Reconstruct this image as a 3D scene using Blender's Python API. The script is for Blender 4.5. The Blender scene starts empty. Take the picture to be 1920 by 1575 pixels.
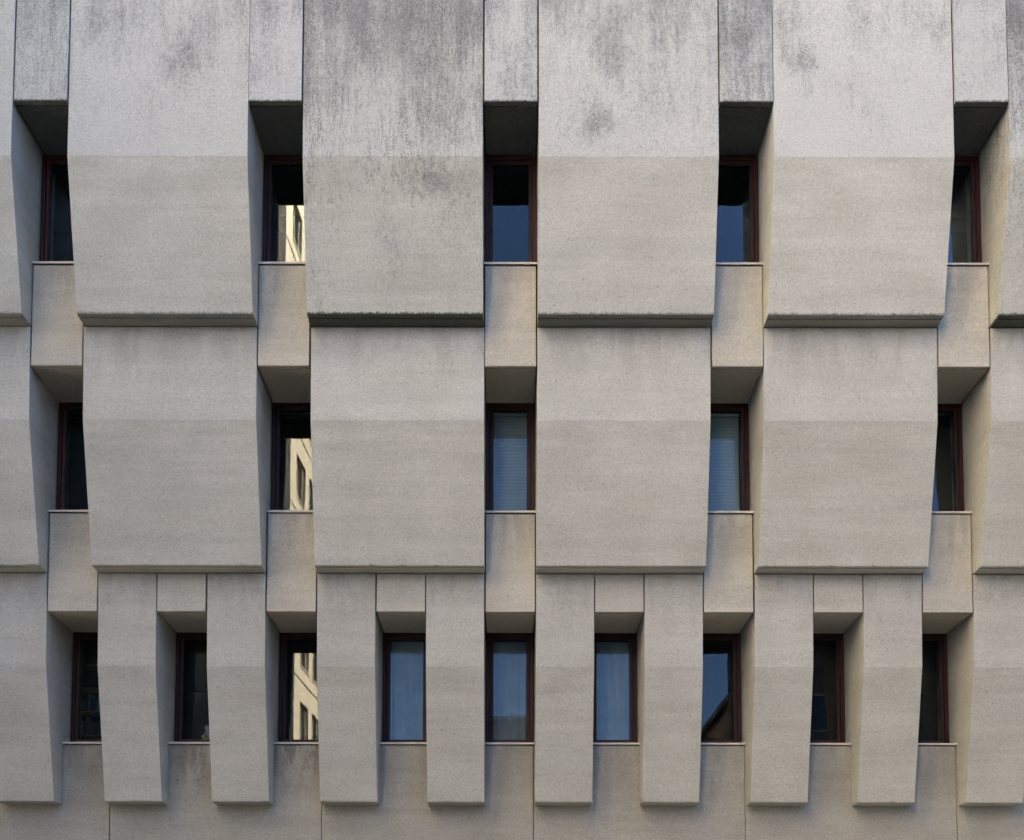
import bpy, bmesh, math, random
from mathutils import Vector
random.seed(7)
S = bpy.context.scene
COL = S.collection
R = math.radians

# ------------------------------------------------------------------ camera
cam = bpy.data.cameras.new("camera")
cam.sensor_width = 36.0
cam.lens = 1844 / 1920 * 36
cam.shift_x = 0.0042
cam.shift_y = 0.4928
cam.clip_start = 0.05
cam.clip_end = 2000
co = bpy.data.objects.new("camera", cam)
co.location = (0, 0, 1.6)
co.rotation_mode = 'YXZ'
co.rotation_euler = (R(90 + 3.3), 0, 0)
COL.objects.link(co)
S.camera = co
CAM_ROLL = 0.0016
from mathutils import Matrix
co.rotation_mode = 'XYZ'
co.rotation_euler = (Matrix.Rotation(R(93.3), 3, 'X') @ Matrix.Rotation(CAM_ROLL, 3, 'Z')).to_euler()

# ------------------------------------------------------------------ light
SUN_EL, SUN_AZ = R(31), R(88)          # azimuth measured from +Y towards +X
w = bpy.data.worlds.new("World")
S.world = w
w.use_nodes = True
wn = w.node_tree.nodes
wl = w.node_tree.links
bg = wn['Background']
sky = wn.new('ShaderNodeTexSky')
sky.sky_type = 'NISHITA'
sky.sun_disc = False
sky.sun_elevation = SUN_EL
sky.sun_rotation = SUN_AZ
sky.air_density = 0.55
sky.dust_density = 0.1
sky.ozone_density = 1.6
wl.new(sky.outputs[0], bg.inputs[0])
bg.inputs[1].default_value = 0.05
sun = bpy.data.lights.new("sun", 'SUN')
sun.energy = 5.0
sun.angle = R(0.5)
sun.color = (1.0, 0.90, 0.72)
so = bpy.data.objects.new("sun", sun)
d = Vector((math.sin(SUN_AZ) * math.cos(SUN_EL), math.cos(SUN_AZ) * math.cos(SUN_EL), math.sin(SUN_EL)))
so.rotation_euler = d.to_track_quat('Z', 'Y').to_euler()
so.location = (40, 0, 60)
COL.objects.link(so)
S.view_settings.view_transform = 'Standard'
S.view_settings.look = 'None'
S.view_settings.gamma = 1
S.view_settings.exposure = 4.12
S.cycles.max_bounces = 8
S.cycles.transparent_max_bounces = 12

# ------------------------------------------------------------------ node helpers
class N:
    def __init__(s, name):
        s.m = bpy.data.materials.new(name)
        s.m.use_nodes = True
        s.t = s.m.node_tree
        s.t.nodes.clear()
        s.out = s.t.nodes.new('ShaderNodeOutputMaterial')

    def put(s, inp, v):
        if v is None:
            return
        if isinstance(v, bpy.types.NodeSocket):
            s.t.links.new(v, inp)
        else:
            inp.default_value = v

    def math(s, op, a, b=None, c=None, clamp=False):
        n = s.t.nodes.new('ShaderNodeMath')
        n.operation = op
        n.use_clamp = clamp
        s.put(n.inputs[0], a)
        s.put(n.inputs[1], b)
        s.put(n.inputs[2], c)
        return n.outputs[0]

    def pos(s):
        return s.t.nodes.new('ShaderNodeNewGeometry').outputs['Position']

    def attr(s, name):
        n = s.t.nodes.new('ShaderNodeAttribute')
        n.attribute_type = 'OBJECT'
        n.attribute_name = name
        return n.outputs['Fac']

    def sep(s, v):
        n = s.t.nodes.new('ShaderNodeSeparateXYZ')
        s.put(n.inputs[0], v)
        return n.outputs

    def comb(s, x, y, z):
        n = s.t.nodes.new('ShaderNodeCombineXYZ')
        for i, v in enumerate((x, y, z)):
            s.put(n.inputs[i], v)
        return n.outputs[0]

    def vmul(s, a, b):
        n = s.t.nodes.new('ShaderNodeVectorMath')
        n.operation = 'MULTIPLY'
        s.put(n.inputs[0], a)
        s.put(n.inputs[1], b)
        return n.outputs[0]

    def vadd(s, a, b):
        n = s.t.nodes.new('ShaderNodeVectorMath')
        n.operation = 'ADD'
        s.put(n.inputs[0], a)
        s.put(n.inputs[1], b)
        return n.outputs[0]

    def noise(s, vec, scale, detail=2, rough=0.5, dist=0.0):
        n = s.t.nodes.new('ShaderNodeTexNoise')
        s.put(n.inputs['Vector'], vec)
        n.inputs['Scale'].default_value = scale
        n.inputs['Detail'].default_value = detail
        n.inputs['Roughness'].default_value = rough
        n.inputs['Distortion'].default_value = dist
        return n.outputs['Fac']

    def voro(s, vec, scale):
        n = s.t.nodes.new('ShaderNodeTexVoronoi')
        s.put(n.inputs['Vector'], vec)
        n.inputs['Scale'].default_value = scale
        return n.outputs

    def ramp(s, v, a, b, lo=0.0, hi=1.0, smooth=True):
        n = s.t.nodes.new('ShaderNodeMapRange')
        n.interpolation_type = 'SMOOTHSTEP' if smooth else 'LINEAR'
        s.put(n.inputs[0], v)
        s.put(n.inputs[1], a)
        s.put(n.inputs[2], b)
        s.put(n.inputs[3], lo)
        s.put(n.inputs[4], hi)
        return n.outputs[0]

    def mix(s, f, a, b):
        n = s.t.nodes.new('ShaderNodeMix')
        n.data_type = 'RGBA'
        s.put(n.inputs[0], f)
        s.put(n.inputs[6], a)
        s.put(n.inputs[7], b)
        return n.outputs[2]

    def scale(s, col, f):
        n = s.t.nodes.new('ShaderNodeMix')
        n.data_type = 'RGBA'
        n.blend_type = 'MULTIPLY'
        n.inputs[0].default_value = 1
        s.put(n.inputs[6], col)
        s.put(n.inputs[7], s.comb(f, f, f))
        return n.outputs[2]

    def bsdf(s, color, rough=0.8, bump=None, strength=0.3, dist=0.01, metal=0.0, spec=0.3):
        b = s.t.nodes.new('ShaderNodeBsdfPrincipled')
        s.put(b.inputs['Base Color'], color)
        s.put(b.inputs['Roughness'], rough)
        s.put(b.inputs['Metallic'], metal)
        s.put(b.inputs['Specular IOR Level'], spec)
        if bump is not None:
            n = s.t.nodes.new('ShaderNodeBump')
            n.inputs['Strength'].default_value = strength
            n.inputs['Distance'].default_value = dist
            s.put(n.inputs['Height'], bump)
            s.t.links.new(n.outputs[0], b.inputs['Normal'])
        s.t.links.new(b.outputs[0], s.out.inputs[0])
        return s.m


def C(r, g, b):
    return (r, g, b, 1)


# ------------------------------------------------------------------ materials
def concrete(name):
    """precast concrete with exposed fine aggregate; per-panel properties:
    seed, dirt (0-1), top (height where the soot starts), kink (height of the fold),
    edge (height of a mossy bottom edge), drip (height under a sill where run-off starts), tone"""
    m = N(name)
    p = m.pos()
    seed = m.attr('seed')
    dirt = m.attr('dirt')
    q = m.vadd(p, m.comb(m.math('MULTIPLY', seed, 7.3), m.math('MULTIPLY', seed, 3.1), m.math('MULTIPLY', seed, 5.7)))
    z = m.sep(p)[2]
    # base: beige, with broad clouding and faint horizontal pour bands
    cloud = m.noise(m.vmul(q, (1, 1, 1.3)), 1.1, 4, 0.55)
    band = m.noise(m.vmul(q, (0.35, 0.35, 5.5)), 1.0, 3, 0.55)
    base = m.mix(m.ramp(cloud, 0.3, 0.7), C(0.425, 0.424, 0.388), C(0.475, 0.477, 0.448))
    base = m.scale(base, m.ramp(band, 0.25, 0.75, 0.93, 1.05))
    # upper leaf of each folded panel is rain-bleached, slightly greyer
    kink = m.attr('kink')
    wob = m.math('MULTIPLY', m.math('SUBTRACT', m.noise(q, 5.0, 5, 0.7), 0.5), 0.26)
    up = m.ramp(m.math('ADD', z, wob), m.math('SUBTRACT', kink, 0.07), m.math('ADD', kink, 0.07))
    bleach = m.math('MULTIPLY', up, m.attr('bleach'))
    base = m.mix(bleach, base, C(0.43, 0.444, 0.450))
    # uneven darker band just under the fold
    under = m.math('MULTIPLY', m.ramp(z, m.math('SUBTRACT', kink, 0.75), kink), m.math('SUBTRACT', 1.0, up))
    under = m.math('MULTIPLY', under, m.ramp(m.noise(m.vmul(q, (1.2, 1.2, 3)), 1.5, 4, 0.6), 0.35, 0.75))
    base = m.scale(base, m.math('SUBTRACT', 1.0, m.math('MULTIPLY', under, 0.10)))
    tone = m.attr('tone')
    base = m.scale(base, tone)
    # tan tint of sheltered panels: patina, with their warm bounced light put in too
    base = m.mix(m.attr('tan'), base, m.vmul(base, (1.0, 0.90, 0.76)))
    # soot and lichen
    streak = m.noise(m.vmul(q, (8.0, 8.0, 0.75)), 1.0, 5, 0.62, 0.25)
    vein = m.noise(m.vmul(q, (3.6, 3.6, 1.3)), 2.2, 7, 0.78, 1.9)
    blotch = m.noise(m.vmul(q, (1, 1, 0.62)), 1.5, 5, 0.6)
    grain = m.noise(q, 42, 2, 0.6)
    fines = m.noise(m.vmul(q, (30.0, 30.0, 9.0)), 1.0, 4, 0.75, 0.6)
    lines = m.noise(m.vmul(q, (2.2, 2.2, 34.0)), 1.0, 3, 0.6, 0.2)
    hz = m.ramp(z, m.attr('top'), m.math('ADD', m.attr('top'), 2.6), 0.0, 1.0, False)
    a = m.math('ADD', m.math('MULTIPLY', streak, 0.55), m.math('MULTIPLY', blotch, 0.95))
    a = m.math('ADD', a, m.math('MULTIPLY', hz, 0.42))
    a = m.math('ADD', a, m.math('MULTIPLY', m.math('SUBTRACT', dirt, 0.5), 0.42))
    a = m.math('ADD', a, m.math('MULTIPLY', m.math('SUBTRACT', grain, 0.5), 0.30))
    a = m.math('ADD', a, m.math('MULTIPLY', m.math('SUBTRACT', fines, 0.5), 0.75))
    a = m.math('ADD', a, m.math('MULTIPLY', m.math('MULTIPLY', m.math('SUBTRACT', lines, 0.5), m.attr('lines')), 1.3))
    film = m.math('MULTIPLY', m.ramp(a, 0.92, 1.62, 0, 1), m.ramp(dirt, 0.0, 0.25))
    rid = m.noise(m.vmul(q, (3.6, 3.6, 1.35)), 1.0, 4, 0.66, 1.7)
    rid = m.ramp(m.math('ABSOLUTE', m.math('SUBTRACT', rid, 0.5)), 0.026, 0.0)
    spot = m.noise(m.vmul(q, (1.5, 1.5, 0.9)), 1.0, 3, 0.5)
    mk = m.math('MULTIPLY', m.ramp(rid, 0.0, 1.0), m.ramp(spot, 0.40, 0.54))
    vm = m.math('MULTIPLY', m.ramp(vein, 0.58, 0.70), m.ramp(spot, 0.50, 0.64))
    mk = m.math('MAXIMUM', mk, vm)
    mk = m.math('MULTIPLY', mk, m.ramp(grain, 0.34, 0.58))
    mk = m.math('MULTIPLY', mk, m.math('MULTIPLY', m.ramp(dirt, 0.05, 0.8), m.ramp(z, m.math('SUBTRACT', m.attr('kink'), 0.25), m.math('ADD', m.attr('kink'), 0.3))))
    # runs of soot going down over the fold on the dirtiest panels
    run = m.noise(m.vmul(q, (24.0, 24.0, 2.2)), 1.0, 5, 0.72, 0.5)
    runm = m.math('MULTIPLY', m.ramp(run, 0.47, 0.58), m.math('MULTIPLY', m.ramp(dirt, 0.72, 0.95), m.ramp(z, m.math('SUBTRACT', m.attr('kink'), 1.9), m.attr('kink'))))
    runm = m.math('MULTIPLY', runm, m.math('MULTIPLY', m.ramp(grain, 0.38, 0.56), m.ramp(spot, 0.36, 0.52)))
    soot = C(0.125, 0.13, 0.14)
    base = m.mix(m.math('MULTIPLY', film, 0.80), base, soot)
    base = m.mix(m.math('MULTIPLY', mk, 0.5), base, C(0.11, 0.115, 0.12))
    base = m.mix(m.math('MULTIPLY', runm, 0.55), base, C(0.12, 0.12, 0.115))
    # one darker scuffed patch on some panels
    xyz = m.sep(p)
    ddx = m.math('MULTIPLY', m.math('SUBTRACT', xyz[0], m.attr('patch_x')), 0.85)
    ddz = m.math('SUBTRACT', z, m.attr('patch_z'))
    dd = m.math('SQRT', m.math('ADD', m.math('MULTIPLY', ddx, ddx), m.math('MULTIPLY', ddz, ddz)))
    dd = m.math('ADD', dd, m.math('MULTIPLY', m.math('SUBTRACT', m.noise(m.vmul(q, (1.4, 1.4, 0.7)), 4.5, 6, 0.8, 1.2), 0.5), 1.15))
    pm = m.math('MULTIPLY', m.ramp(dd, m.attr('patch_r'), 0.0), m.ramp(grain, 0.30, 0.58, 0.25, 1.0))
    base = m.mix(m.math('MULTIPLY', pm, 0.62), base, C(0.12, 0.122, 0.125))
    # mossy crust along the drip edge
    e = m.attr('edge')
    em = m.math('MULTIPLY', m.ramp(m.math('SUBTRACT', z, m.math('MULTIPLY', m.noise(m.vmul(q, (1, 1, .4)), 38, 4, 0.8), 0.13)), m.math('ADD', e, -0.028), m.math('SUBTRACT', e, 0.052)), m.attr('moss'))
    base = m.mix(m.math('MULTIPLY', em, 0.9), base, C(0.045, 0.05, 0.042))
    # run-off stains below the metal sills
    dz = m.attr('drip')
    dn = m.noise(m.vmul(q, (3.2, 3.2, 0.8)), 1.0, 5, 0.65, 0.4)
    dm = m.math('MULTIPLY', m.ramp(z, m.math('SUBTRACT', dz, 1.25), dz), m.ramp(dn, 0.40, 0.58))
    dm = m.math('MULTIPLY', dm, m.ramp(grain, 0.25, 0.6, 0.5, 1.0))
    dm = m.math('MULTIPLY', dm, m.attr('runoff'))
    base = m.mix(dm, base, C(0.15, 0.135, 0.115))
    # aggregate: light and dark grains, a few open pores
    g1 = m.noise(q, 52, 3, 0.75)
    g2 = m.noise(q, 24, 2, 0.7)
    gr = m.math('ADD', m.ramp(g1, 0.25, 0.75, -0.24, 0.24, False), m.ramp(g2, 0.25, 0.75, -0.10, 0.10, False))
    gr = m.math('MULTIPLY', gr, m.math('ADD', 1.0, m.math('MULTIPLY', film, 1.3)))
    base = m.scale(base, m.math('ADD', 1.0, gr))
    vz = m.voro(q, 9.0)
    pore = m.math('MULTIPLY', m.ramp(vz['Distance'], 0.13, 0.06), m.ramp(m.sep(vz['Color'])[0], 0.62, 0.70))
    base = m.scale(base, m.math('SUBTRACT', 1.0, m.math('MULTIPLY', pore, 0.38)))
    h = m.math('ADD', g1, m.math('MULTIPLY', pore, -1.2))
    return m.bsdf(base, 0.92, h, 0.45, 0.006, spec=0.15)


def plain(name, col, rough=0.7, var=0.12, scale=6, metal=0.0, spec=0.3, bump=0.2):
    m = N(name)
    p = m.pos()
    n = m.noise(p, scale, 4, 0.6)
    return m.bsdf(m.scale(col, m.ramp(n, 0.25, 0.75, 1 - var, 1 + var)), rough, m.noise(p, scale * 9, 2), bump, 0.004, metal, spec)


def glass(name, ior=2.1, tint=(0.55, 0.62, 0.66), wave=0.00014):
    m = N(name)
    p = m.pos()
    fr = m.t.nodes.new('ShaderNodeFresnel')
    fr.inputs[0].default_value = ior
    gl = m.t.nodes.new('ShaderNodeBsdfGlossy')
    gl.inputs['Roughness'].default_value = 0.0
    gl.inputs['Color'].default_value = (0.89, 0.955, 1.0, 1)
    tr = m.t.nodes.new('ShaderNodeBsdfTransparent')
    tr.inputs[0].default_value = (*tint, 1)
    b = m.t.nodes.new('ShaderNodeBump')
    b.inputs['Strength'].default_value = 1.0
    b.inputs['Distance'].default_value = wave
    m.put(b.inputs['Height'], m.noise(m.vmul(p, (1, 1, 0.45)), 2.6, 1, 0.4))
    m.t.links.new(b.outputs[0], gl.inputs['Normal'])
    mx = m.t.nodes.new('ShaderNodeMixShader')
    m.t.links.new(fr.outputs[0], mx.inputs[0])
    m.t.links.new(tr.outputs[0], mx.inputs[1])
    m.t.links.new(gl.outputs[0], mx.inputs[2])
    m.t.links.new(mx.outputs[0], m.out.inputs[0])
    return m.m


M_CON = concrete('precast_concrete')
M_FRAME = plain('red_brown_frame', C(0.031, 0.0065, 0.0045), 0.55, 0.2, 14, 0, 0.3, 0.1)
M_GASKET = plain('black_gasket', C(0.012, 0.012, 0.013), 0.6, 0.1)
M_SILL = plain('sill_metal', C(0.50, 0.46, 0.40), 0.5, 0.15, 5, 0.0, 0.4, 0.1)
M_GLASS = glass('window_glass', 1.36, (0.78, 0.84, 0.86))
M_BLIND = plain('blind_slats', C(0.42, 0.42, 0.41), 0.6, 0.04)
M_CLOTH = plain('blind_cloth', C(0.30, 0.315, 0.33), 0.8, 0.15, 2)
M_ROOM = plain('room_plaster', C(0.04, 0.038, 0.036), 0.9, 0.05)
M_INNER = plain('rough_core_concrete', C(0.10, 0.095, 0.09), 0.95, 0.15)
M_SEAL = plain('joint_sealant', C(0.07, 0.055, 0.035), 0.8, 0.2, 8)
M_WOOD = plain('shelf_wood', C(0.42, 0.24, 0.09), 0.5, 0.2, 9)
M_ASPH = plain('asphalt', C(0.032, 0.032, 0.033), 0.9, 0.25, 3)
M_PAVE = plain('paving', C(0.05, 0.048, 0.045), 0.9, 0.2, 2)
M_BEIGE = plain('beige_stone', C(0.72, 0.58, 0.43), 0.85, 0.08, 1.2)
M_BEIGE2 = plain('beige_trim', C(0.62, 0.52, 0.38), 0.8, 0.05, 2)
M_PALE = plain('bounce_block_stone', C(0.52, 0.47, 0.39), 0.9, 0.1, 0.8)
M_GREY = plain('grey_render', C(0.16, 0.157, 0.155), 0.9, 0.1, 0.8)
M_BRICK = plain('brown_render', C(0.17, 0.13, 0.11), 0.9, 0.2, 1.0)
M_DARKGL = plain('dark_window_glass', C(0.03, 0.04, 0.05), 0.08, 0.1, 1, 0, 0.6, 0.0)
M_ROOF = plain('roof_gravel', C(0.12, 0.115, 0.11), 0.95, 0.2, 4)
M_DUCK = plain('yellow_porcelain', C(0.75, 0.55, 0.22), 0.3, 0.05)
M_PAPER = plain('paper', C(0.5, 0.5, 0.48), 0.9, 0.1)
M_FOLD = [plain('folder_cover', C(*c), 0.6, 0.1) for c in ((0.05, 0.06, 0.09), (0.16, 0.15, 0.14), (0.11, 0.04, 0.03), (0.25, 0.23, 0.2))]


# ------------------------------------------------------------------ mesh helpers
def link(name, bm, mat, parent=None, loc=(0, 0, 0), bevel=0.0, seg=2):
    me = bpy.data.meshes.new(name)
    bmesh.ops.recalc_face_normals(bm, faces=bm.faces[:])
    bm.to_mesh(me)
    bm.free()
    me.materials.append(mat)
    o = bpy.data.objects.new(name, me)
    COL.objects.link(o)
    o.location = loc
    if parent:
        o.parent = parent
    if bevel:
        b = o.modifiers.new('bevel', 'BEVEL')
        b.width = bevel
        b.segments = seg
        b.limit_method = 'ANGLE'
        b.angle_limit = R(35)
        b.harden_normals = False
    return o


def bx(bm, x0, x1, y0, y1, z0, z1):
    v = [bm.verts.new(c) for c in ((x0, y0, z0), (x1, y0, z0), (x1, y1, z0), (x0, y1, z0), (x0, y0, z1), (x1, y0, z1), (x1, y1, z1), (x0, y1, z1))]
    for f in ((0, 3, 2, 1), (4, 5, 6, 7), (0, 1, 5, 4), (1, 2, 6, 5), (2, 3, 7, 6), (3, 0, 4, 7)):
        bm.faces.new([v[i] for i in f])


def box(*a):
    bm = bmesh.new()
    bx(bm, *a)
    return bm


def prism(prof, x0, x1, lip=None):
    """closed (y, z) outline extruded from x0 to x1; lip = index of an arris that gets small chips"""
    bm = bmesh.new()
    prof = list(prof)
    if lip is not None:
        (ya, za), (yb, zb) = prof[lip - 1], prof[lip]
        f = 1 - 0.03 / math.hypot(yb - ya, zb - za)
        prof.insert(lip, (ya + (yb - ya) * f, za + (zb - za) * f))
        lip += 1
    n = len(prof)
    xs = [x0, x1]
    if lip is not None:
        k = max(2, int((x1 - x0) / 0.028))
        xs = [x0 + (x1 - x0) * i / k for i in range(k + 1)]
    rows = []
    chip = 0.0
    for i, x in enumerate(xs):
        pts = list(prof)
        if lip is not None and 0 < i < len(xs) - 1:
            chip *= 0.45
            if random.random() < 0.035:
                chip = random.uniform(0.006, 0.018)
            c = max(0.0, random.gauss(0.0012, 0.0012)) + chip
            y, z = pts[lip]
            pts[lip] = (y + 0.4 * c, z + c)
        rows.append([bm.verts.new((x, y, z)) for y, z in pts])
    for a, b in zip(rows, rows[1:]):
        for i in range(n):
            j = (i + 1) % n
            bm.faces.new((a[i], a[j], b[j], b[i]))
    fa = bm.faces.new(rows[0])
    fb = bm.faces.new(list(reversed(rows[-1])))
    bmesh.ops.triangulate(bm, faces=[fa, fb])
    return bm


def ring(bm, x0, x1, z0, z1, w, y0, y1, wb=None):
    """rectangular frame in the xz plane"""
    wb = w if wb is None else wb
    bx(bm, x0, x0 + w, y0, y1, z0, z1)
    bx(bm, x1 - w, x1, y0, y1, z0, z1)
    bx(bm, x0 + w, x1 - w, y0, y1, z1 - w, z1)
    bx(bm, x0 + w, x1 - w, y0, y1, z0, z0 + wb)


def empty(name, loc=(0, 0, 0)):
    o = bpy.data.objects.new(name, None)
    COL.objects.link(o)
    o.location = loc
    o.empty_display_size = 0.5
    return o


def tag(o, label=None, cat=None, group=None, kind=None):
    if label:
        o['label'] = label
    if cat:
        o['category'] = cat
    if group:
        o['group'] = group
    if kind:
        o['kind'] = kind
    return o


def props(o, seed, dirt=0.0, tan=0.0, lines=0.0, patch=(0, -60, 0.01), top=50.0, kink=-50.0, bleach=0.0, edge=-50.0, moss=0.0, drip=-50.0, runoff=0.0, tone=1.0):
    o.location.x += random.uniform(-0.002, 0.002)
    o.location.y += random.uniform(-0.003, 0.003)
    o.rotation_euler[1] = random.uniform(-0.0005, 0.0005)
    tone *= random.uniform(0.95, 1.03)
    o['patch_x'], o['patch_z'], o['patch_r'] = (float(v) for v in patch)
    o['tan'] = float(tan)
    for k, v in dict(lines=float(lines), seed=float(seed), dirt=float(dirt), top=float(top), kink=float(kink), bleach=float(bleach), edge=float(edge),
                     moss=float(moss), drip=float(drip), runoff=float(runoff), tone=float(tone)).items():
        o[k] = v
    return o


# ------------------------------------------------------------------ the facade
MOD = 3.5                 # bay module
X0 = 0.03                 # axis of the middle bay
BAY = 0.392               # half width of a bay
MAIN = (0.5 - 0.112) * MOD - 0.022      # half width of a wide panel
GAP = 0.022
KS = range(-3, 4)
TOPZ = 19.2

building = empty('office_building', (X0, 16.0, 0))
tag(building, 'brutalist office building clad in folded precast concrete panels with narrow red-framed windows', 'building')
BASE = building.location


def part(name, bm, mat, loc=(0, 0, 0), bevel=0.0, parent=None):
    """mesh built in world metres relative to loc, parented to the building"""
    o = link(name, bm, mat, None, loc, bevel)
    p = parent or building
    o.parent = p
    o.matrix_parent_inverse = Matrix.Translation(-abs_loc(p))
    return o


def abs_loc(o):
    return Vector(o.location)


def groove(y0, z, d=0.072, gw=0.018, gd=0.022):
    """points of a drip groove cut in a soffit, front to back"""
    return [(y0 + d, z), (y0 + d, z + gd), (y0 + d + gw, z + gd), (y0 + d + gw, z)]


# outlines in (y, z)
P_TOP = [(13.89, TOPZ), (13.91, 13.82), (14.365, 11.70)] + groove(14.365, 11.694) + [(15.30, 11.694), (15.30, TOPZ)]
P_MID = [(14.63, 11.680), (14.68, 10.23), (15.134, 8.130)] + groove(15.134, 8.124, 0.05) + [(16.05, 8.124), (16.05, 11.680)]
P_LOW = [(15.386, 8.110), (15.44, 6.615), (15.853, 4.510)] + groove(15.853, 4.504, 0.045) + [(16.80, 4.504), (16.80, 8.110)]
L1 = [(13.89, TOPZ), (13.885, 14.655)] + groove(13.885, 14.647) + [(15.20, 14.647), (15.20, TOPZ)]
L2 = [(14.63, 12.670), (14.645, 11.072)] + groove(14.645, 11.068, 0.05) + [(15.95, 11.068), (15.95, 12.670)]
L3 = [(15.39, 9.095), (15.40, 7.497)] + groove(15.40, 7.493, 0.045) + [(16.70, 7.493), (16.70, 9.095)]
L3S = [(15.395, 8.108), (15.40, 7.497)] + groove(15.40, 7.493, 0.045) + [(16.70, 7.493), (16.70, 8.108)]

dirtA = {-4: .3, -3: .22, -2: .42, -1: 1.0, 0: .62, 1: .40, 2: .95, 3: .5}
dirtL = {-3: .6, -2: .85, -1: .62, 0: .78, 1: .92, 2: .60, 3: .5}
seedA = {-4: 1.1, -3: 2.3, -2: 3.7, -1: 4.2, 0: 5.9, 1: 6.4, 2: 7.8, 3: 8.5}

for k in range(-4, 4):
    x = X0 + (k + 0.5) * MOD
    o = part('wide_panel', prism([(a - 16, b) for a, b in P_TOP], -MAIN, MAIN, 2), M_CON, (x, 16, 0), 0.0035)
    props(o, seedA[k], dirtA[k], 0.0, 0.0, {-1: (-1.12, 13.50, 0.42), 0: (1.27, 14.35, 0.40), 1: (4.35, 15.35, 0.30), -2: (-4.9, 15.3, 0.36), 2: (7.4, 15.9, .5)}.get(k, (0, -60, 0.01)), 13.3, 13.82, 0.7, 11.70, 0.35 + 0.65 * min(1, dirtA[k]), tone=1.0)
    if k == -1:
        tag(o, 'wide top panel streaked with dark soot, left of the middle bay')
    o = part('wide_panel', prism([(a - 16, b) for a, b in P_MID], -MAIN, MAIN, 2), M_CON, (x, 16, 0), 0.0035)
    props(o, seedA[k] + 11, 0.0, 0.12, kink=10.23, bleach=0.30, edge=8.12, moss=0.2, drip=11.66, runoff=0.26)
    for sx in (-1, 1):
        hw = 0.464
        cx = sx * (0.112 * MOD + GAP + hw + 0.0)
        cx = x + sx * (MAIN - hw)
        o = part('pier_panel', prism([(a - 16, b) for a, b in P_LOW], -hw, hw, 2), M_CON, (cx, 16, 0), 0.005)
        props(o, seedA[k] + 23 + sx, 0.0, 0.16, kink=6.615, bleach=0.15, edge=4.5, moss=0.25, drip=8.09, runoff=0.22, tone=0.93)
    hb = MAIN - 2 * 0.464 - GAP
    o = part('lintel_panel', prism([(a - 16, b) for a, b in L3S], -hb, hb), M_CON, (x, 16, 0), 0.004)
    props(o, seedA[k] + 31, 0.0, 0.25, tone=0.93)
HB3 = MAIN - 2 * 0.464 - GAP

for k in KS:
    x = X0 + k * MOD
    o = part('lintel_panel', prism([(a - 16, b) for a, b in L1], -BAY, BAY, 1), M_CON, (x, 16, 0), 0.004)
    props(o, k + 41.3, dirtL[k], 0.0, {1: 0.3}.get(k, 0.08), (0, -60, .01), 13.9, 13.0, 0.95, 14.65, 0.9, tone=0.97)
    o = part('spandrel_panel', prism([(a - 16, b) for a, b in L2], -BAY, BAY), M_CON, (x, 16, 0), 0.004)
    props(o, k + 51.7, 0.0, 0.48, drip=12.69, runoff=0.25, edge=11.07, moss=0.15, tone=0.98)
    o = part('spandrel_panel', prism([(a - 16, b) for a, b in L3], -BAY, BAY), M_CON, (x, 16, 0), 0.004)
    props(o, k + 61.9, 0.0, 0.5, drip=9.115, runoff=0.35, tone=0.97)

# base wall: one slab per module, jointed at the right edge of each bay
off = 0.112 * MOD
runs = {-4: .7, -3: .5, -2: .9, -1: .35, 0: .35, 1: .3, 2: .25, 3: .3}
for k in range(-4, 4):
    xa = X0 + k * MOD + off + 0.006
    xb = X0 + (k + 1) * MOD + off - 0.006
    xm = (xa + xb) / 2
    if k == -4:
        xa = X0 - 4 * MOD + 0.112 * MOD
    o = part('base_panel', box(xa - xm, xb - xm, 0.115, 0.60, 0.0, 5.507), M_CON, (xm, 16, 0), 0.006)
    props(o, k * 1.7 + 71.3, 0.0, 0.36, drip=5.53, runoff=runs[k], tone=0.68)
    pass

# grime line low on the panels has its own outline, so it is left to the material; sealant in the joints
def seal(x, y, z0, z1):
    part('joint_seal', box(-GAP / 2 - 0.002, GAP / 2 + 0.002, 0, 0.012, z0, z1), M_SEAL, (x, y, 0))


for k in KS:
    for s in (-1, 1):
        xj = X0 + k * MOD + s * (BAY + GAP / 2)
        seal(xj, 13.89 + 0.045, 14.67, TOPZ - 0.02)
        seal(xj, 14.645 + 0.04, 11.09, 12.68)
        seal(xj, 15.40 + 0.045, 7.51, 9.10)
for k in range(-4, 4):
    seal(X0 + (k + 1) * MOD + off, 16.16, 0.0, 5.50)
    for s in (-1, 1):
        seal(X0 + (k + .5) * MOD + s * (HB3 + GAP / 2), 15.45, 7.51, 8.09)

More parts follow.
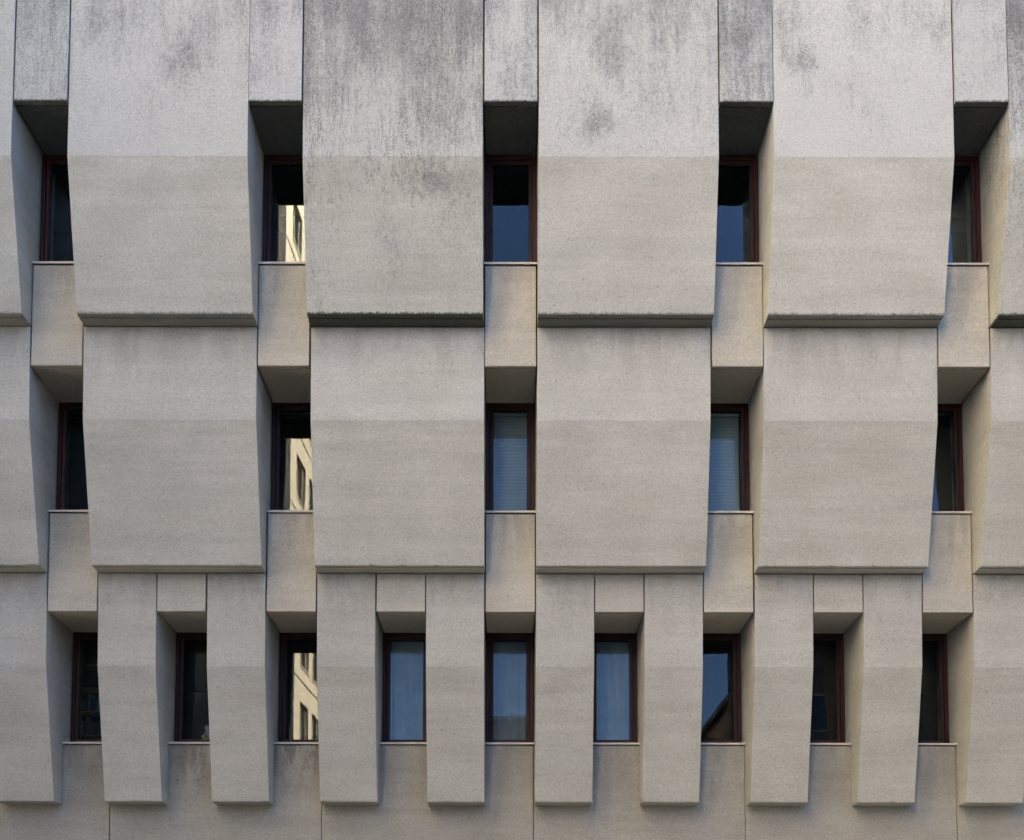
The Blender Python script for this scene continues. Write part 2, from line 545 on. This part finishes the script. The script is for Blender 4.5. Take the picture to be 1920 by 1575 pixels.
# core behind the cladding: slabs, back wall, roof and end walls
XE = 4 * MOD - BAY - GAP
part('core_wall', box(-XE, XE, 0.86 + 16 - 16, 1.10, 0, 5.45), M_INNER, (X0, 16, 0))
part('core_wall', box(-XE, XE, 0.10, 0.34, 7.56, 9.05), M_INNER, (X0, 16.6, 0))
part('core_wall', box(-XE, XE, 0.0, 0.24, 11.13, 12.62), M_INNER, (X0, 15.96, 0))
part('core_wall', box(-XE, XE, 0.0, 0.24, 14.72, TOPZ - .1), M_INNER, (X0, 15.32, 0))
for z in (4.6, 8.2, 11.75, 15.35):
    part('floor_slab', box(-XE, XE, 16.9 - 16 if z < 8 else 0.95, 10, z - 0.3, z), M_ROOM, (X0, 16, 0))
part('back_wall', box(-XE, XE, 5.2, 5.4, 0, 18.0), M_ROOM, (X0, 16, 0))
for s in (-1, 1):
    bm = bmesh.new()
    prof = [(13.93, TOPZ - 0.02), (13.95, 13.82), (14.40, 11.70), (14.67, 11.69), (14.72, 10.23), (15.17, 8.13), (15.42, 8.11), (15.48, 6.6), (15.89, 4.51), (16.14, 4.5), (16.14, 0), (26.0, 0), (26.0, TOPZ - 0.02)]
    xs = sorted((s * (XE + 0.01), s * (XE + 0.25)))
    o = part('end_wall', prism([(a - 16, b) for a, b in prof], xs[0], xs[1]), M_CON, (X0, 16, 0))
    props(o, 90 + s, 0.3)
part('roof', box(-XE, XE, -0.6, 10, 18.0, 18.3), M_ROOF, (X0, 16, 0))
part('parapet_coping', box(-XE - .3, XE + .3, -2.16, -1.2, TOPZ, TOPZ + 0.06), M_SILL, (X0, 16, 0), 0.01)

# ------------------------------------------------------------------ windows
W = 0.403      # half width


def window_proto(h):
    """origin: centre of the opening at sill level on the outer frame plane"""
    root = link('window', box(-0.001, 0.001, 0.115, 0.12, 0.2, 0.21), M_FRAME, None)
    bm = bmesh.new()
    ring(bm, -W, W, 0.0, h, 0.062, 0.0, 0.11)
    bx(bm, -W + 0.062, W - 0.062, -0.012, 0.03, 0.018, 0.050)
    me = bpy.data.meshes.new('window')
    bm.to_mesh(me)
    bm.free()
    me.materials.append(M_FRAME)
    root.data = me
    b = root.modifiers.new('bevel', 'BEVEL')
    b.width = 0.004
    b.segments = 2
    bm = bmesh.new()
    ring(bm, -W + 0.066, W - 0.066, 0.066, h - 0.066, 0.048, 0.022, 0.095)
    link('sash', bm, M_FRAME, root, bevel=0.005)
    bm = bmesh.new()
    ring(bm, -W + 0.112, W - 0.112, 0.112, h - 0.112, 0.010, 0.047, 0.090)
    link('gasket', bm, M_GASKET, root)
    link('glass_pane', box(-W + 0.12, W - 0.12, 0.058, 0.0585, 0.12, h - 0.12), M_GLASS, root)
    bpy.data.meshes['glass_pane'].name = 'glass_pane_mesh'
    return root


def copy_tree(o, parent=None):
    c = o.copy()
    COL.objects.link(c)
    c.parent = parent
    for ch in list(o.children):
        copy_tree(ch, c)
    return c


def sill_mesh(half, yback, yfront, slope=0.02, ups=(True, True)):
    """folded metal sill: origin as for the window; front lip hangs over the panel below"""
    bm = bmesh.new()
    t = 0.004
    prof = [(yback, slope), (yfront, 0.0), (yfront, -0.034), (yfront + t, -0.034), (yfront + t, -t), (yback, slope - t)]
    a = [bm.verts.new((-half, y, z)) for y, z in prof]
    b = [bm.verts.new((half, y, z)) for y, z in prof]
    for i in range(6):
        j = (i + 1) % 6
        bm.faces.new((a[i], a[j], b[j], b[i]))
    f1 = bm.faces.new(a)
    f2 = bm.faces.new(list(reversed(b)))
    bmesh.ops.triangulate(bm, faces=[f1, f2])
    # end upstands: small triangular flanges
    for s in (-1, 1):
        xs = sorted((s * (half - 0.004), s * (half)))
        pr = [(yfront, 0.0015), (yback, slope + 0.0015), (yback, slope + 0.115), (yback - 0.03, slope + 0.115), (yfront + 0.03, 0.03)]
        a = [bm.verts.new((xs[0], y, z)) for y, z in pr]
        b = [bm.verts.new((xs[1], y, z)) for y, z in pr]
        for i in range(5):
            j = (i + 1) % 5
            bm.faces.new((a[i], a[j], b[j], b[i]))
        bm.faces.new(a)
        bm.faces.new(list(reversed(b)))
    return bm


def blind_mesh(h, drop=1.0, tilt=76):
    bm = bmesh.new()
    wv = W - 0.13
    z = h - 0.16
    zb = 0.13 + (h - 0.29) * (1 - drop)
    ta = R(tilt)
    bx(bm, -wv, wv, 0.13, 0.17, z, z + 0.04)
    while z > zb + 0.03:
        z -= 0.0245
        dy, dz = 0.0125 * math.cos(ta), 0.0125 * math.sin(ta)
        vs = [bm.verts.new(c) for c in ((-wv, 0.15 - dy, z - dz), (wv, 0.15 - dy, z - dz), (wv, 0.15 + dy, z + dz), (-wv, 0.15 + dy, z + dz))]
        bm.faces.new(vs)
    bx(bm, -wv, wv, 0.137, 0.163, zb, zb + 0.02)
    for x in (-wv * 0.72, wv * 0.72):
        bx(bm, x - 0.0025, x + 0.0025, 0.134, 0.136, zb, h - 0.16)
    return bm


def cloth_mesh(h, folds=5, amp=0.012):
    bm = bmesh.new()
    wv = W - 0.125
    n = 60
    rows = []
    for j, z in enumerate((0.12, h * 0.5, h - 0.13)):
        rows.append([bm.verts.new((-wv + 2 * wv * i / n, 0.15 + amp * math.sin(i / n * folds * 6.283 + 0.7 * j) * (1 - 0.3 * j) - 0.01 * j, z)) for i in range(n + 1)])
    for a, b in zip(rows, rows[1:]):
        for i in range(n):
            bm.faces.new((a[i], a[i + 1], b[i + 1], b[i]))
    bx(bm, -wv, wv, 0.12, 0.16, h - 0.145, h - 0.125)
    return bm


# (window plane y, sill z, height, sill front y)
ROWS = [(14.815, 12.716, 1.912, 14.606), (15.610, 9.140, 1.950, 15.366), (16.355, 5.552, 1.954, 16.090)]
protos = []
for (yw, zs, h, yf) in ROWS:
    p = window_proto(h)
    protos.append(p)
    link('sill', sill_mesh(BAY + GAP - 0.002, 0.0, yf - yw), M_SILL, p)
    p['proto'] = 1
used = set()


def place_window(row, x, what=None, label=None):
    yw, zs, h, yf = ROWS[row]
    if row in used:
        r = copy_tree(protos[row])
        for ch in list(r.children):
            if ch.name.split('.')[0] in ('blind', 'roller_blind'):
                bpy.data.objects.remove(ch)
    else:
        r = protos[row]
        used.add(row)
    r.location = (x, yw, zs)
    r.parent = building
    r.matrix_parent_inverse = Matrix.Translation(-building.location)
    if label:
        tag(r, label)
    if what:
        todo.append((r, row, what))
    return r


todo = []
for k in KS:
    lab = {-1: 'window half filled by the reflection of a sunlit beige building', 0: 'window with its lower half reflecting deep blue sky'}.get(k)
    place_window(0, X0 + k * MOD, None, lab)
for k in KS:
    lab = {-1: 'window reflecting a sunlit pinkish building', 0: 'window with pale lowered slat blind'}.get(k)
    place_window(1, X0 + k * MOD, 'blind' if k in (0, 1) else None, lab)
for i in range(-7, 7):
    k = i / 2
    what = 'cloth' if k in (-0.5, 0.5, 0.0) else None
    lab = {-1: 'window reflecting a sunlit beige building and its windows', -0.5: 'window with pale closed roller blind'}.get(k)
    place_window(2, X0 + k * MOD, what, lab)
for r, row, what in todo:
    h = ROWS[row][2]
    if what == 'blind':
        link('blind', blind_mesh(h), M_BLIND, r)
    else:
        link('roller_blind', cloth_mesh(h), M_CLOTH, r)
for p in protos:
    del p['proto']

# ------------------------------------------------------------------ things seen inside the lowest left windows
sx = X0 - 2 * MOD
shelf = empty('bookshelf', (sx, 17.05, 4.65))
tag(shelf, 'tall wooden bookshelf with pale shelf edges just behind the lowest far left window', 'bookshelf')
bm = bmesh.new()
bx(bm, -0.62, -0.59, 0, 0.3, 0, 2.75)
link('side_panel', bm, M_WOOD, shelf)
link('side_panel', box(0.59, 0.62, 0, 0.3, 0, 2.75), M_WOOD, shelf)
for z in (0.05, 0.75, 1.24, 1.66, 2.08, 2.5):
    link('shelf', box(-0.59, 0.59, 0, 0.29, z, z + 0.022), M_WOOD, shelf)
link('back_panel', box(-0.59, 0.59, 0.29, 0.30, 0, 2.75), M_ROOM, shelf)
for j, z in enumerate((0.774, 1.264, 1.684)):
    x = -0.57
    while x < 0.5:
        w_ = random.uniform(0.018, 0.05)
        hh = random.uniform(0.20, 0.33)
        o = link('book', box(0, w_, 0.03, 0.22, 0, hh), random.choice(M_FOLD), None, (sx + x, 17.05, 4.65 + z), 0.002)
        if random.random() < 0.25:
            o.rotation_euler[1] = R(6)
            w_ += 0.03
        tag(o, 'thin dark bound book standing upright on the wooden bookshelf', 'book', 'books standing on the shelf behind the far left window')
        x += w_ + 0.006

fx = X0 - 1.5 * MOD


def lathe(bm, prof, n=20, c=(0, 0, 0), sx=1, sy=1):
    rings = []
    for r, z in prof:
        rings.append([bm.verts.new((c[0] + sx * r * math.cos(2 * math.pi * i / n), c[1] + sy * r * math.sin(2 * math.pi * i / n), c[2] + z)) for i in range(n)])
    for a, b in zip(rings, rings[1:]):
        for i in range(n):
            bm.faces.new((a[i], a[(i + 1) % n], b[(i + 1) % n], b[i]))
    bm.faces.new(list(reversed(rings[0])))
    bm.faces.new(rings[-1])


bm = bmesh.new()
lathe(bm, [(0.03, 0), (0.052, 0.012), (0.06, 0.035), (0.048, 0.06), (0.02, 0.075), (0.019, 0.085), (0.03, 0.097), (0.034, 0.115), (0.026, 0.135), (0.008, 0.145)], 20, sx=1.25)
bx(bm, -0.062, -0.03, -0.009, 0.009, 0.108, 0.116)
bx(bm, 0.05, 0.095, -0.012, 0.012, 0.045, 0.055)
yi = 16.60
bm2 = box(-0.55, 0.55, 0.0, 0.30, -0.03, 0.0)
ledge = part('inner_ledge', bm2, M_ROOM, (fx, 16.52, 5.66))
duck = link('duck_figurine', bm, M_DUCK, None, (fx + 0.03, yi, 5.661))
tag(duck, 'small yellowish duck figurine standing inside the second lowest window from the left', 'figurine')
stack = empty('paper_stack', (fx + 0.16, 16.70, 5.661))
bm = bmesh.new()
z = 0
for i in range(14):
    t = random.uniform(0.012, 0.03)
    a = random.uniform(-0.02, 0.02)
    bx(bm, -0.15 + a, 0.15 + a, -0.08, 0.08, z, z + t - 0.003)
    z += t
bpy.data.objects.remove(stack)
stack = link('paper_stack', bm, M_PAPER, None, (fx + 0.17, 16.71, 5.661))
tag(stack, 'stack of papers and folders piled behind the duck figurine', 'papers')

# ------------------------------------------------------------------ street
road = link('road', box(-120, 120, -150, 12.6, -0.6, 0.0), M_ASPH)
tag(road, kind='structure')
pv = link('pavement', box(-120, 120, 12.6, 60, -0.5, 0.0), M_PAVE, None, (0, 0, 0.0), 0.02)
pv.location.z = 0.0
tag(pv, kind='structure')
for v in pv.data.vertices:
    if v.co.z > -0.1:
        v.co.z = 0.12


# ------------------------------------------------------------------ buildings across the street (mirrored in the panes), then unseen blocks added for the light
def far_window(parent, origin, ang, cx, z0, w_, h_):
    """window set in a wall running along local x of the wall"""
    f = bmesh.new()
    ring(f, -w_ / 2, w_ / 2, 0, h_, 0.07, -0.02, 0.10)
    bx(f, -0.035, 0.035, -0.01, 0.09, 0.07, h_ - 0.07)
    return f


tower = empty('apartment_tower', (-10.46, -14.5, 0))
tag(tower, 'tall sunlit beige apartment building mirrored in the left windows', 'building')
LT, DT, HT = 14.0, 14.0, 85.0
ang = math.atan2(0.057, 1.0)
# local frame: x runs away from the street corner along the lit face, y points into the block
tower.rotation_euler = (0, 0, -math.pi / 2 + ang)
# after this rotation local +x -> world (-y), local -y -> world -x ; build the block on that side
bm = bmesh.new()
ny, nz = [], []
wx = [(1.1 + i * 2.35, 2.72 + i * 2.35) for i in range(5)]
wz = [(1.5 + i * 3.98, 3.65 + i * 3.98) for i in range(20)]
# wall as bands and piers with real openings
bz = 0.0
for (a, b) in wz:
    bx(bm, 0, LT, -0.35, 0, bz, a)
    bz = b
bx(bm, 0, LT, -0.35, 0, bz, HT)
for (z0, z1) in wz:
    px = 0.0
    for (a, b) in wx:
        bx(bm, px, a, -0.35, 0, z0, z1)
        px = b
    bx(bm, px, LT, -0.35, 0, z0, z1)
link('wall', bm, M_BEIGE, tower)
bm = bmesh.new()
for (z0, z1) in wz:
    bx(bm, -0.01, LT + 0.01, 0.002, 0.035, z0 - 0.80, z0 - 0.76)
link('string_course', bm, M_GREY, tower)
bm = bmesh.new()
bx(bm, 0.0, 0.3, -DT, -0.352, 0, HT)
bx(bm, LT - 0.3, LT, -DT, -0.352, 0, HT)
bx(bm, 0.3, LT - 0.3, -DT, -DT + 0.3, 0, HT)
link('side_wall', bm, M_GREY, tower)
link('roof', box(0.3, LT - 0.3, -DT + 0.3, -0.352, HT - 0.6, HT - 0.3), M_ROOF, tower)
first = None
cnt = 0
for zi, (z0, z1) in enumerate(wz):
    if zi < 2 or zi > 12:
        continue
    for (a, b) in wx:
        if first is None:
            f = bmesh.new()
            ring(f, 0, b - a, 0, z1 - z0, 0.07, -0.30, -0.16)
            bx(f, (b - a) / 2 - 0.035, (b - a) / 2 + 0.035, -0.29, -0.17, 0.07, z1 - z0 - 0.07)
            bx(f, -0.06, b - a + 0.06, 0.003, 0.05, -0.10, -0.003)
            first = link('window', f, M_BEIGE2, tower, (a, 0, z0))
            link('glass_pane', box(0.07, b - a - 0.07, -0.24, -0.23, 0.07, z1 - z0 - 0.07), M_DARKGL, first)
        else:
            c = first.copy()
            COL.objects.link(c)
            c.location = (a, 0, z0)
            for ch in first.children:
                g = ch.copy()
                COL.objects.link(g)
                g.parent = c
        cnt += 1


def block(name, label, x0, x1, y0, y1, h, mat, roofmat, wins):
    e = empty(name, ((x0 + x1) / 2, (y0 + y1) / 2, 0))
    tag(e, label, 'building')
    hx, hy = (x1 - x0) / 2, (y1 - y0) / 2
    bm = bmesh.new()
    bx(bm, -hx, hx, -hy, hy, 0, h)
    link('wall', bm, mat, e)
    link('roof', box(-hx - 0.25, hx + 0.25, -hy - 0.25, hy + 0.25, h + 0.002, h + 0.35), roofmat, e)
    # street face windows (towards +y)
    proto = None
    nx = int((x1 - x0) // 3)
    for zi in range(int(h // 3.6)):
        for i in range(nx):
            lx = -hx + (i + 0.5) * (2 * hx / nx)
            z0 = 1.3 + zi * 3.6
            if proto is None:
                f = bmesh.new()
                ring(f, -0.6, 0.6, 0, 1.6, 0.08, -0.01, 0.06)
                proto = link('window', f, M_BEIGE2, e, (lx, hy, z0))
                link('glass_pane', box(-0.52, 0.52, 0.003, 0.02, 0.08, 1.52), M_DARKGL, proto)
            else:
                c = proto.copy()
                COL.objects.link(c)
                c.location = (lx, hy, z0)
                for ch in proto.children:
                    g = ch.copy()
                    COL.objects.link(g)
                    g.parent = c
    return e


block('low_building', 'low brown building with flat roof mirrored in the lowest middle window', -5.0, 4.4, -48, -32, 18.9, M_BRICK, M_ROOF, 0)
block('corner_building', 'dark brown corner building mirrored in the lowest windows right of the middle', 11.6, 34, -60, -8, 16.1, M_BRICK, M_ROOF, 0)

block('added_left_blocker', 'unseen grey block added close beside the left end of the concrete facade to keep light off it', -27, -14.6, 1.0, 13.8, 24, M_GREY, M_ROOF, 0)  # added mass: screens the left panels from sky and bounced light
block('added_bounce_block', 'tall unseen pale block added beside the beige tower to bounce warm sunlight onto the facade', -31, -20.5, -13.0, 0.5, 74, M_PALE, M_ROOF, 0)  # added, unseen: its sunlit face bounces warm light onto the facade

block('added_sun_blocker', 'tall unseen grey block added at the right end of the street to keep sun off the ground', 55, 73, -11, 13.5, 62, M_GREY, M_ROOF, 0)  # added, unseen: keeps direct sun off the street before the facade

block('added_shade_block', 'unseen grey block added beyond the dark corner building to shade the ground', 36, 52, -60, -12, 38, M_GREY, M_ROOF, 0)  # added, unseen: shades the ground and the lowest part of the tower
